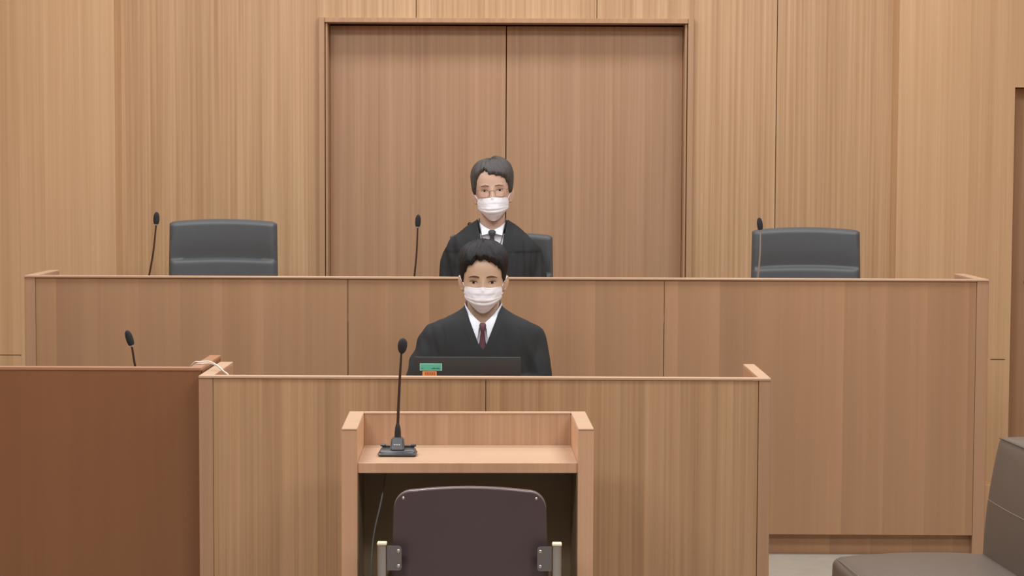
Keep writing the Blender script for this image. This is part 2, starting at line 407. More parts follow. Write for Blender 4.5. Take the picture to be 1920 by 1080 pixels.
# ------------------------------------------------------------------ microphones
def slim_mic(label, base, head, zb, lean_top=None, silver=False, rh=.0125, hh=.05, group=None, headrot=None):
    """gooseneck microphone: base on the worktop, thin stem, foam head with a metal ring"""
    bx, by = base; hx, hy, hz = head
    t = thing('gooseneck_microphone', label, 'microphone', (bx, by, zb))
    L_ = Vector((hx - bx, hy - by, hz - zb))
    bm = bmesh.new(); bm_box(bm, -.045, .045, -.055, .055, .0005, .028, bev=.008, seg=3)
    obj('base', bm, M['black'], t)
    obj('switch', Box(-.012, .012, -.045, -.025, .0275, .031, bev=.001), M['grayplastic'], t)
    p = [(0, 0, .025), tuple(L_ * .15), tuple(L_ * .4 + Vector((.0, 0, 0))), tuple(L_ * .7 + Vector(lean_top or (0, 0, 0))), tuple(L_)]
    obj('stem', Tube(p, [.0052, .0045, .0042, .0038, .0034], 10, sub=6), M['silver' if silver else 'stem'], t)
    d = Vector(headrot).normalized() if headrot else (L_ - Vector(p[3])).normalized()
    n = 14; pts = []; rr = []
    for i in range(n + 1):
        u = i / n; pts.append(L_ + d * hh * u); rr.append(max(.0008, rh * math.sqrt(max(0, 1 - abs(2 * (.14 + .86 * u) - 1) ** 2.4))))
    h = obj('foam_head', Tube(pts, rr, 14), M['blacksoft'], t)
    obj('ring', Tube([L_ - d * .006, L_ + d * .004], .0058, 12), M['silver'], t)
    return t
slim_mic("thin microphone left of the left empty judge's chair", (-1.545, 7.85), (-1.4895, 7.85, 1.309), .93, (.004, 0, 0), headrot=(.05, 0, 1))
slim_mic('thin microphone left of the bespectacled judge', (-.445, 7.85), (-.4192, 7.85, 1.303), .93, (.003, 0, 0), headrot=(.05, 0, 1), rh=.0118)
slim_mic("thin silver-stemmed microphone in front of the right empty judge's chair", (.965, 7.85), (.9815, 7.85, 1.296), .93, (.004, 0, 0), silver=True, headrot=(-.12, 0, 1), rh=.0118)
slim_mic('thin left-tilted microphone rising behind the dark desk', (-1.235, 6.3), (-1.2795, 6.3, .957), .72, (-.002, 0, 0), headrot=(-.32, 0, 1), rh=.0120, hh=.052)

t = thing('table_microphone', 'black gooseneck microphone on wide base standing on the speaking stand', 'microphone', (-.345, 5.405, .7305))
bm = bmesh.new(); bm_box(bm, -.055, .055, -.042, .040, .0005, .0165, bev=.007, seg=3)
for v in bm.verts:      # sloping deck, rounded ends
    if v.co.z > .008: v.co.x *= .93; v.co.y *= .90; v.co.z += .003 * (v.co.y + .04) / .08
    v.co.y *= 1 - .28 * (abs(v.co.x) / .055) ** 3
obj('base', bm, M['grayplastic'], t)
bm = bmesh.new(); bm_box(bm, -.046, .046, .026, .038, .017, .024, bev=.002, seg=2); obj('rear_bar', bm, M['black'], t)
for s in (-1, 1):
    bm = bmesh.new(); a, b2 = sorted((s * .036, s * .051)); bm_box(bm, a, b2, .024, .040, .0215, .0275, bev=.0015); obj('button', bm, M['grayplastic'], t)
bm = bmesh.new()
vs = [(-.021, -.026, .016), (.020, -.026, .016), (.020, .018, .016), (-.021, .018, .016), (-.0175, -.010, .052), (.0175, -.010, .052), (.0175, .016, .052), (-.0175, .016, .052)]
V_ = [bm.verts.new(v) for v in vs]
for f in ((0, 3, 2, 1), (4, 5, 6, 7), (0, 1, 5, 4), (1, 2, 6, 5), (2, 3, 7, 6), (3, 0, 4, 7)): bm.faces.new([V_[i] for i in f])
bmesh.ops.bevel(bm, geom=bm.edges[:], offset=.004, segments=3, affect='EDGES')
hs = obj('housing', bm, M['grayplastic'], t)
bm = bmesh.new()
for i in range(4): bm_box(bm, -.010 + i * .005, -.0065 + i * .005, -.0200, -.0185, .0315, .0345, bev=0)
obj('printed_mark', bm, M['white'], hs)
bm = bmesh.new(); tube(bm, [(0, .004, .048), (0, .004, .066), (0, .004, .080), (.0, .004, .090)], [.0095, .0092, .0075, .0045], 16); obj('collar', bm, M['black'], t)
obj('stem', Tube([(0, .004, .086), (.003, .004, .16), (.007, .004, .24), (.0105, .004, .292)], [.0044, .004, .0036, .003], 10, sub=6), M['stem'], t)
bm = bmesh.new(); d = Vector((.10, 0, 1)).normalized(); p0 = Vector((.011, .004, .290))
prof = [(0, .004), (.004, .0085), (.012, .0122), (.022, .0138), (.032, .0128), (.040, .0085), (.044, .002)]
tube(bm, [p0 + d * a for a, r in prof], [r for a, r in prof], 18, sub=3); obj('foam_head', bm, M['blacksoft'], t)
# cord of the microphone hanging below the shelf
bm = bmesh.new()
tube(bm, [(-.375, 5.40, .70), (-.385, 5.33, .62), (-.408, 5.30, .50), (-.413, 5.30, .35), (-.410, 5.32, .15), (-.400, 5.36, .006), (-.33, 5.40, .005)], .0023, 8, sub=8)
tag(obj('microphone_cord', bm, M['cord']), 'thin grey cord hanging inside the speaking stand at its left', 'cord')
# white cable bridging the two desks
for dz, dx, lb in ((0, 0, 'upper'), (-.006, .004, 'lower')):
    bm = bmesh.new()
    tube(bm, [(-1.065 + dx, 6.24, .72), (-1.066 + dx, 6.2, .80), (-1.062 + dx, 6.15, .888), (-1.045 + dx, 6.13, .9175 + dz), (-1.022 + dx, 6.12, .9215 + dz), (-.995 + dx, 6.12, .9225 + dz), (-.968 + dx, 6.10, .914 + dz),
               (-.942 + dx, 6.07, .898 + dz), (-.920 + dx, 6.05, .880 + dz), (-.91 + dx, 6.08, .80), (-.90 + dx, 6.12, .724)], .0019, 8, sub=6)
    tag(obj('white_cable', bm, M['white']), 'thin white cable arching over the joint of dark desk and clerk bench, %s strand' % lb, 'cable', 'white cable strands')

# ------------------------------------------------------------------ high-backed judges' chairs
def sgn(v): return -1 if v < 0 else 1
def cushion(bm, w, h, d, y0, z0, nx=40, nz=90, arch=.0, crease=None, round_=.022, taper=0, lean=0, creased=.014):
    """upholstered back: grid front and back, rounded rim; faces -y, crease at height crease"""
    def pt(u, v, side):
        z = z0 + h * v; hw = w / 2 * (1 - taper * (1 - v))
        x = u * hw
        ex = (1 - abs(u)) * hw; ez = min(v, 1 - v) * h; e = min(ex, ez)
        k = 1.0 if e > round_ else math.sqrt(max(0, 1 - (1 - e / round_) ** 2))
        th = d / 2 * (.15 + .85 * k)
        if side < 0 and crease is not None:
            for c in crease:
                edge = max(0, 1 - abs(u) ** 10)
                if z > c: th -= creased * math.exp(-((z - c) / .055) ** 1.5) * edge
                else: th -= creased * (math.exp(-((c - z) / .007) ** 1.3) * 1.4 - .40) * edge
        z2 = z + arch * (1 - u * u) * v - (.008 * max(0, abs(u) - .93) / .07 * v ** 6)
        y = y0 + side * th + .02 * u * u * (-1) + lean * v
        return Vector((x, y, z2))
    gr = {}
    for side in (-1, 1):
        for i in range(nx + 1):
            for j in range(nz + 1):
                gr[side, i, j] = bm.verts.new(pt(-1 + 2 * i / nx, j / nz, side))
        for i in range(nx):
            for j in range(nz):
                q = [gr[side, i, j], gr[side, i + 1, j], gr[side, i + 1, j + 1], gr[side, i, j + 1]]
                bm.faces.new(q if side < 0 else q[::-1])
    rim = [(i, 0) for i in range(nx)] + [(nx, j) for j in range(nz)] + [(i, nz) for i in range(nx, 0, -1)] + [(0, j) for j in range(nz, 0, -1)]
    for a in range(len(rim)):
        p, q = rim[a], rim[(a + 1) % len(rim)]
        bm.faces.new([gr[-1, p[0], p[1]], gr[1, p[0], p[1]], gr[1, q[0], q[1]], gr[-1, q[0], q[1]]])
    return bm

def make_chair(label, loc, top, width, rotz=0, low=False, seat=.43, group=None, mat='leather', arms=True):
    t = thing('leather_swivel_chair', label, 'chair', loc, rotz, group)
    bm = bmesh.new()
    h = top - .48
    cushion(bm, width, h - .012, .085, .02, .48, arch=.012, crease=[top - .180] if not low else [top - .2], taper=-.04 if not low else 0, lean=.02)
    obj('backrest', bm, M[mat], t, smooth=True, ang=60)
    bm = bmesh.new(); bm_box(bm, -width / 2 + .01, width / 2 - .01, -.47, .0, seat - .10, seat - .03, bev=.03, seg=4); obj('seat', bm, M[mat], t, ang=60)
    for s in (-1, 1) if arms else ():
        bm = bmesh.new(); x = s * (width / 2 + .028)
        tube(bm, [(x * .86, .03, seat - .06), (x, .02, seat + .04), (x, -.02, seat + .17), (x, -.18, seat + .19), (x, -.32, seat + .175)], [.014, .016, .018, .02, .018], 10, sub=5)
        obj('armrest', bm, M['black'], t)
    bm = bmesh.new(); bm_box(bm, -.05, .05, .02, .10, seat - .09, .56, bev=.01, seg=2); obj('back_bracket', bm, M['black'], t)
    bm = bmesh.new(); lathe(bm, [(.025, .09), (.025, .22), (.016, .225), (.016, seat - .11), (.07, seat - .105), (.07, seat - .098)], 16, cy=-.22); obj('gas_column', bm, M['black'], t)
    for k in range(5):
        a = 2 * PI * k / 5 + .3; ca, sa = math.cos(a), math.sin(a)
        l = obj('leg', Tube([(0, -.22, .10), (ca * .15, -.22 + sa * .15, .095), (ca * .27, -.22 + sa * .27, .07)], [.026, .02, .014], 8), M['black'], t)
        bm = bmesh.new(); ellipsoid(bm, (ca * .27, -.22 + sa * .27, .028), (.027, .02, .0275), 12, 8); obj('caster', bm, M['black'], l)
    return t
make_chair('large empty charcoal leather chair behind the left part of the raised bench', (-1.324, 8.54, PLAT), 1.310 - PLAT, .478, 0)
make_chair('empty charcoal leather chair behind the right part of the raised bench', (1.273, 8.54, PLAT), 1.284 - PLAT, .478, 0)
make_chair('charcoal leather chair in which the bespectacled judge sits', (-.084, 8.50, PLAT), 1.257 - PLAT, .455, 0)
make_chair('low dark chair hidden behind the seated clerk', (-.129, 6.98, 0), .86, .36, 0, low=True, arms=False)

# ------------------------------------------------------------------ witness chair, seen from behind
t = thing('stacking_chair', 'purple-brown shell chair with chrome posts, back to us before the speaking stand', 'chair', (-.130, 5.0, 0), 0)
def shell_outline(w, z0, z1, r, n=10):
    pts = [(-w / 2 * 1.03, z0), (w / 2 * 1.03, z0)]
    zc = z1 - r
    for i in range(n + 1):
        a = PI / 2 * i / n; pts.append((w / 2 - r + r * math.cos(a), zc - .012 + (r + .0) * math.sin(a)))
    m = 8
    for i in range(1, m):
        x = (w / 2 - r) * (1 - 2 * i / m); pts.append((x, z1 - .012 + .012 * (1 - (x / (w / 2 - r)) ** 2)))
    for i in range(n + 1):
        a = PI / 2 + PI / 2 * i / n; pts.append((-w / 2 + r + r * math.cos(a), zc - .012 + r * math.sin(a)))
    return pts
def shell(bm, w, z0, z1, r, y0, y1, curve=.03, shrink=0):
    # rows of the outline, filled with a grid so that the panel can curve
    out = shell_outline(w, z0, z1, r); nz = 36
    def halfw(z):
        best = 0
        n = len(out)
        for i in range(n):
            (xa, za), (xb, zb) = out[i], out[(i + 1) % n]
            if (za - z) * (zb - z) <= 0 and za != zb:
                best = max(best, abs(xa + (xb - xa) * (z - za) / (zb - za)))
        return best
    g = {}; nx = 24
    zt = max(p[1] for p in out)
    for side, y in ((0, y0), (1, y1)):
        for j in range(nz + 1):
            v = j / nz; v = 1 - (1 - v) ** 2; z = z0 + (zt - 1e-4 - z0) * v; hw = max(halfw(z), .001)
            for i in range(nx + 1):
                x = hw * (-1 + 2 * i / nx); g[side, i, j] = bm.verts.new((x, y - curve * (x / (w / 2)) ** 2 * -1, z))
    for i in range(nx):
        for j in range(nz):
            bm.faces.new((g[0, i, j], g[0, i + 1, j], g[0, i + 1, j + 1], g[0, i, j + 1]))
            bm.faces.new((g[1, i, j + 1], g[1, i + 1, j + 1], g[1, i + 1, j], g[1, i, j]))
    rim = [(i, 0) for i in range(nx)] + [(nx, j) for j in range(nz)] + [(i, nz) for i in range(nx, 0, -1)] + [(0, j) for j in range(nz, 0, -1)]
    for a in range(len(rim)):
        p, q = rim[a], rim[(a + 1) % len(rim)]
        bm.faces.new([g[0, p[0], p[1]], g[1, p[0], p[1]], g[1, q[0], q[1]], g[0, q[0], q[1]]])
    return out
bm = bmesh.new(); out = shell(bm, .402, .44, .7045, .050, 0, .012); obj('back_shell', bm, M['shell'], t, ang=50)
bm = bmesh.new(); shell(bm, .406, .445, .7065, .052, .0125, .035); obj('back_cushion', bm, M['shell'], t, ang=50)
bm = bmesh.new(); pts = [(x, .010 + .03 * (x / .199) ** 2, z + .0005) for x, z in out[2:]]
tube(bm, pts, [.0004 + .0020 * min(1, min(i, len(pts) - 1 - i) / 6) for i in range(len(pts))], 8); obj('rim_piping', bm, M['shelledge'], t)
for s in (-1, 1):
    x = s * .230
    p = obj('post', Box(x - .0118, x + .0118, -.012, .012, .0, .555, bev=.0025, seg=2), M['chrome'], t)
    obj('end_cap', Box(x - .0128, x + .0128, -.013, .013, .555, .5625, bev=.002), M['cream'], p)
    a, b2 = sorted((x - s * .0135, x - s * .0135 - s * .038))
    bm = bmesh.new(); xi = x - s * .0515; xo = x - s * .0135; poly = [(xo, .488), (xo, .553)]
    for k_ in range(5): poly.append((xi + s * .008 * (1 - math.sin(PI / 8 * k_)), .553 - .008 * (1 - math.cos(PI / 8 * k_))))
    for k_ in range(5): poly.append((xi + s * .008 * (1 - math.cos(PI / 8 * k_)), .488 + .008 * (1 - math.sin(PI / 8 * k_))))
    prism(bm, poly, -.008, -.004); br = obj('bracket', bm, M['steel'], t)
    for z in (.544 - .004, .500):
        bm = bmesh.new(); ellipsoid(bm, (x - s * .0435, -.0085, z), (.0052, .003, .0052), 12, 8); obj('screw', bm, M['silver'], br)
    bm = bmesh.new(); ellipsoid(bm, (s * .175, .024, .675), (.0045, .003, .0045), 12, 8)
    ellipsoid(bm, (s * .175, .0215, .675), (.0025, .0025, .0025), 8, 6); obj('screw', bm, M['silver'], t)
    obj('leg', Tube([(x, .01, .40), (x, .20, .40), (x, .40, .40), (x, .425, .37), (x, .44, .012)], .011, 10, sub=4), M['chrome'], t)
bm = bmesh.new(); bm_box(bm, -.20, .20, .06, .43, .405, .45, bev=.018, seg=4); obj('seat', bm, M['shell'], t, ang=60)
obj('cross_bar', Tube([(-.23, .12, .39), (.23, .12, .39)], .009, 10), M['chrome'], t)

# ------------------------------------------------------------------ brown leather lounge chair at right
t = thing('leather_lounge_chair', 'brown armless leather chair at the right edge, facing left, with stitched seams', 'chair', (.944, 5.75, 0), math.radians(5))
def puff(bm, x0, x1, y0, y1, z0, z1, dome=.012, r=.02, sh=None, n=22):
    """box with domed faces and rounded edges"""
    c = Vector(((x0 + x1) / 2, (y0 + y1) / 2, (z0 + z1) / 2)); hd = Vector(((x1 - x0) / 2, (y1 - y0) / 2, (z1 - z0) / 2))
    bmesh.ops.create_cube(bm, size=2); bmesh.ops.subdivide_edges(bm, edges=bm.edges[:], cuts=n, use_grid_fill=True)
    for v in bm.verts:
        u = v.co.copy(); p = Vector([u[i] * hd[i] for i in range(3)])
        q = Vector([max(-(hd[i] - r), min(hd[i] - r, p[i])) for i in range(3)]); dd = p - q
        if dd.length > 0: p = q + dd.normalized() * r * min(1, dd.length / r * 1.0)
        for i in range(3):
            j, k_ = (i + 1) % 3, (i + 2) % 3
            if abs(u[i]) > .999: p[i] += sgn(u[i]) * dome * (1 - u[j] ** 2) * (1 - u[k_] ** 2)
        v.co = p + c
        if sh: v.co = sh(v.co)
    return bm
def shs(p):
    if p.z > .30: p.z += .013 * (p.z - .30) / .08 * max(0, math.sin(PI * min(1, max(0, (p.x - .01) / .50)))) ** .6
    return p
bm = bmesh.new(); puff(bm, .0, .485, -.56, .0, .25, .376, dome=.010, r=.022, sh=shs); obj('seat', bm, M['brownleather'], t, ang=80)
def shb(p):
    k_ = (p.z - .33) / .42
    p.x += .016 + .052 * k_ + .012 * math.sin(PI * min(max(k_, 0), 1)) * -1; return p
bm = bmesh.new(); puff(bm, .448, .60, -.56, .0, .26, .738, dome=.010, r=.012, sh=shb); bk = obj('backrest', bm, M['brownleather'], t, ang=80)
def xb(z): return shb(Vector((.448, 0, z))).x
bm = bmesh.new(); pts = [(xb(.548) + .0006 - .010 * (1 - ((y + .28) / .28) ** 2), y, .548) for y in [-.012 - .536 * i / 16 for i in range(17)]]
tube(bm, pts, .0012, 6); obj('seam', bm, M['stitch'], bk)
bm = bmesh.new(); pts = [(xb(.732) - .000 , y, .7335) for y in [-.012 - .536 * i / 16 for i in range(17)]]
tube(bm, pts, .0014, 6); obj('welt', bm, M['black'], bk)
bm = bmesh.new(); tube(bm, [(.013, -.016, .3725), (.010, -.12, .3765), (.008, -.28, .3785), (.010, -.44, .3765), (.013, -.545, .3725)], .0012, 6, sub=4); obj('seam', bm, M['stitch'], t)
bm = bmesh.new(); puff(bm, .02, .58, -.54, -.02, .12, .252, dome=.0, r=.015, n=6); obj('base', bm, M['brownleather'], t, ang=80)
for x in (.06, .54):
    for y in (-.50, -.06):
        bm = bmesh.new(); lathe(bm, [(.016, 0), (.022, .121)], 12, cx=x, cy=y); obj('leg', bm, M['black'], t)

# ------------------------------------------------------------------ laptop on the clerk's worktop
t = thing('laptop', 'open black laptop before the clerk, its lid showing a green and an orange sticker', 'laptop', (-.167, 6.15, .72), 0)
bm = bmesh.new(); bm_box(bm, -.170, .170, .0, .235, .0005, .016, bev=.003, seg=2); obj('keyboard_deck', bm, M['black'], t)
bm = bmesh.new(); bm_box(bm, -.171, .171, -.004, .004, .012, .2175, bev=.002, seg=2)
lid = obj('lid', bm, M['laptop'], t)
obj('screen_bezel', Box(-.165, .165, .0038, .0055, .02, .21, bev=.0005), M['black'], lid)
bm = bmesh.new(); bm_box(bm, -.154, -.0825, -.0052, -.0038, .1735, .1965, bev=0); st = obj('green_sticker', bm, M['greenpale'], lid); st['label'] = 'green sticker'
obj('sticker_print', Box(-.152, -.0845, -.0056, -.0050, .1755, .1945, bev=0), M['green'], st)
bm = bmesh.new()
for x0, x1, z in ((-.118, -.088, .179), (-.150, -.142, .180), (-.112, -.104, .1815), (-.100, -.093, .1815)): bm_box(bm, x0, x1, -.006, -.0055, z, z + .0016, bev=0)
obj('sticker_lettering', bm, M['greendark'], lid)
bm = bmesh.new(); bm_box(bm, -.1455, -.100, -.0052, -.0038, .150, .1715, bev=0); st = obj('orange_sticker', bm, M['orange'], lid); st['label'] = 'orange sticker'
bm = bmesh.new()
for i in range(6):
    x = -.138 + i * .0058
    for z in (.1660, .1625, .159, .1555): bm_box(bm, x, x + .0042, -.0056, -.0050, z, z + .0018, bev=0)
    bm_box(bm, x + .0016, x + .0026, -.0056, -.0050, .1555, .168, bev=0)
obj('sticker_lettering', bm, M['orangedark'], st)

# ------------------------------------------------------------------ people
def lerp_table(tab, z):
    """tab rows (z, a, b, c ...) ascending; smooth interpolation"""
    if z <= tab[0][0]: return tab[0][1:]
    if z >= tab[-1][0]: return tab[-1][1:]
    for i in range(len(tab) - 1):
        if tab[i][0] <= z <= tab[i + 1][0]:
            t = (z - tab[i][0]) / (tab[i + 1][0] - tab[i][0])
            p0 = tab[max(i - 1, 0)]; p1 = tab[i]; p2 = tab[i + 1]; p3 = tab[min(i + 2, len(tab) - 1)]
            h = p2[0] - p1[0]; r = []
            for k_ in range(1, len(p1)):
                m1 = (p2[k_] - p0[k_]) / max(p2[0] - p0[0], 1e-6); m2 = (p3[k_] - p1[k_]) / max(p3[0] - p1[0], 1e-6)
                r.append((2 * t ** 3 - 3 * t * t + 1) * p1[k_] + (t ** 3 - 2 * t * t + t) * h * m1 + (-2 * t ** 3 + 3 * t * t) * p2[k_] + (t ** 3 - t * t) * h * m2)
            return r
# head sections: z from eye level, half width, front extent, back extent (face looks to -y)
HEAD = [(-.120, .012, .052, -.030), (-.114, .026, .074, -.010), (-.104, .038, .082, .010), (-.085, .052, .086, .045), (-.060, .0615, .088, .070),
        (-.035, .068, .088, .084), (-.010, .0725, .088, .094), (.015, .075, .090, .101), (.040, .0765, .092, .104), (.065, .075, .088, .102),
        (.085, .067, .076, .090), (.100, .053, .058, .070), (.109, .034, .036, .044), (.114, .006, .006, .008)]
class Head:
    def __init__(s, zl=1.0, ws=1.0): s.zl = zl; s.ws = ws   # zl: length of the lower face
    def front(s, x, z):
        """y of the face skin at x, z (features included)"""
        z = z / s.zl if z < 0 else z
        a, f, b_ = lerp_table(HEAD, z); a *= s.ws
        q = min(1, abs(x) / a); n = 2.35
        y = f * (1 - q ** n) ** (1 / n)
        y += s.feat(x, z); return -y
    def feat(s, x, z):
        g = lambda cx, cz, wx, wz, h: h * math.exp(-((x - cx) / wx) ** 2 - ((z - cz) / wz) ** 2)
        y = g(0, -.032, .0115, .015, .018) + g(0, -.012, .0085, .016, .010) + g(0, .006, .010, .012, .003)
        for e in (-1, 1):
            y += g(e * .032, .0, .017, .011, -.0065) + g(e * .012, -.038, .008, .007, .006) + g(e * .034, .020, .022, .007, .0030)
            y += g(e * .033, -.001, .011, .0065, .0035) + g(e * .042, -.030, .020, .016, .002)
        y += g(0, -.064, .020, .007, .005) + g(0, -.074, .018, .006, .004) + g(0, -.069, .024, .002, -.002) + g(0, -.100, .016, .012, .004)
        return y
    def pt(s, th, z):
        """surface point by angle (0 = +x, -90deg = face) and height"""
        zo = z; z = z / s.zl if z < 0 else z
        a, f, b_ = lerp_table(HEAD, z); a *= s.ws; n = 2.2
        c, sn = math.cos(th), math.sin(th)
        d = f if sn < 0 else b_
        if d <= 0: d = .001
        nn = 2.35 if sn < 0 else 2.1
        r = (abs(c / a) ** nn + abs(sn / d) ** nn) ** (-1 / nn)
        x, y = r * c, r * sn
        if sn < 0: y -= s.feat(x, z) * (min(1, -sn * 1.3))
        return Vector((x, y, zo))
    def mesh(s, bm):
        nt = 72; zb = -.1199 * s.zl; zs = [zb + (.1137 - zb) * (i / 64) for i in range(65)]
        rings = [[bm.verts.new(s.pt(2 * PI * k_ / nt, z)) for k_ in range(nt)] for z in zs]
        for i in range(len(rings) - 1):
            for k_ in range(nt): bm.faces.new((rings[i][k_], rings[i][(k_ + 1) % nt], rings[i + 1][(k_ + 1) % nt], rings[i + 1][k_]))
        bm.faces.new(rings[0][::-1]); bm.faces.new(rings[-1])

def ear(bm, s, out=.014, z0=-.014, hgt=.030):
    """flattened shell with a raised rim; the top stands out, the lobe runs in to the jaw"""
    O = Vector((s * math.cos(math.radians(52)), math.sin(math.radians(52)), 0)); Z = Vector((s * .16, 0, .985)); T_ = O.cross(Z).normalized()
    c = Vector((s * .0745, .004, z0))
    E = lambda u, v, w_=0: c + O * u + Z * v + T_ * w_
    g = bmesh.ops.create_uvsphere(bm, u_segments=16, v_segments=12, radius=1)
    for v in g['verts']:
        q = v.co.copy(); k_ = 1 - .25 * max(0, -q.z)
        v.co = E(.005 + q.x * out * k_, q.z * hgt, q.y * .0042)
    pts = [E(.005 + out * math.cos(a) * (1 - .25 * max(0, -math.sin(a))), hgt * math.sin(a)) for a in [math.radians(-95 + 250 * i / 18) for i in range(19)]]
    tube(bm, pts, .0034, 8)
    ellipsoid(bm, E(.004, -hgt * .86), (.0055, .006, .008), 12, 8)

def hand(bm, wrist, fwd, side, s):
    """relaxed hand, palm down: fwd = finger direction, side = thumb side"""
    w_ = Vector(wrist); f = Vector(fwd).normalized(); sd = Vector(side).normalized(); dn = Vector((0, 0, -1))
    capsule(bm, w_, w_ + f * .03, .024, .026, 12, flat=.6)
    for k_ in range(4):
        o_ = sd * (.030 - k_ * .0195)
        capsule(bm, w_ + f * .015 + o_ * .6, w_ + f * .078 + o_, .0125, .0112, 10)
        L_ = (.040, .045, .041, .032)[k_]; a0 = w_ + f * .080 + o_
        a1 = a0 + (f * .93 + dn * .30).normalized() * L_; a2 = a1 + (f * .75 + dn * .66).normalized() * L_ * .6; a3 = a2 + (f * .5 + dn * .85).normalized() * L_ * .42
        capsule(bm, a0, a1, .0098, .0090, 10); capsule(bm, a1, a2, .0090, .0082, 10); capsule(bm, a2, a3, .0082, .0070, 10)
    b0 = w_ + f * .022 + sd * .022; b1 = w_ + f * .050 + sd * .047 + dn * .006; b2_ = b1 + (f * .8 + sd * .30).normalized() * .032; b3 = b2_ + f * .022
    capsule(bm, b0, b1, .0145, .0118, 10); capsule(bm, b1, b2_, .0112, .0100, 10); capsule(bm, b2_, b3, .0098, .0080, 10)

def loft(bm, tab, nt=64, n=2.4, cx=0):
    z0, z1 = tab[0][0], tab[-1][0]; m = 70; rings = []
    for i in range(m + 1):
        z = z0 + (z1 - z0) * i / m; hw, f, b_ = lerp_table(tab, z); ring = []
        yc = (b_ - f) / 2; hd = (b_ + f) / 2
        for k_ in range(nt):
            th = 2 * PI * k_ / nt; c, s_ = math.cos(th), math.sin(th)
            r = (abs(c / hw) ** n + abs(s_ / hd) ** n) ** (-1 / n); ring.append(bm.verts.new((cx + r * c, yc + r * s_, z)))
        rings.append(ring)
    for i in range(m):
        for k_ in range(nt): bm.faces.new((rings[i][k_], rings[i][(k_ + 1) % nt], rings[i + 1][(k_ + 1) % nt], rings[i + 1][k_]))
    bm.faces.new(rings[0][::-1]); bm.faces.new(rings[-1]); return bm

def remesh(bm, vox, smooth_it=0):
    bmesh.ops.recalc_face_normals(bm, faces=bm.faces[:])
    me = bpy.data.meshes.new('m'); bm.to_mesh(me); bm.free()
    def mods(o):
        r = o.modifiers.new('r', 'REMESH'); r.mode = 'VOXEL'; r.voxel_size = vox
        if smooth_it:
            q = o.modifiers.new('s', 'SMOOTH'); q.factor = .5; q.iterations = smooth_it
    return evaluate(me, mods)

def torso_front(tab, x, z, grow=0.0, n=2.4):
    hw, f, b_ = lerp_table(tab, z); yc = (b_ - f) / 2; hd = (b_ + f) / 2 + grow; hw += grow
    q = min(.999, abs(x) / hw); return yc - hd * (1 - q ** n) ** (1 / n)

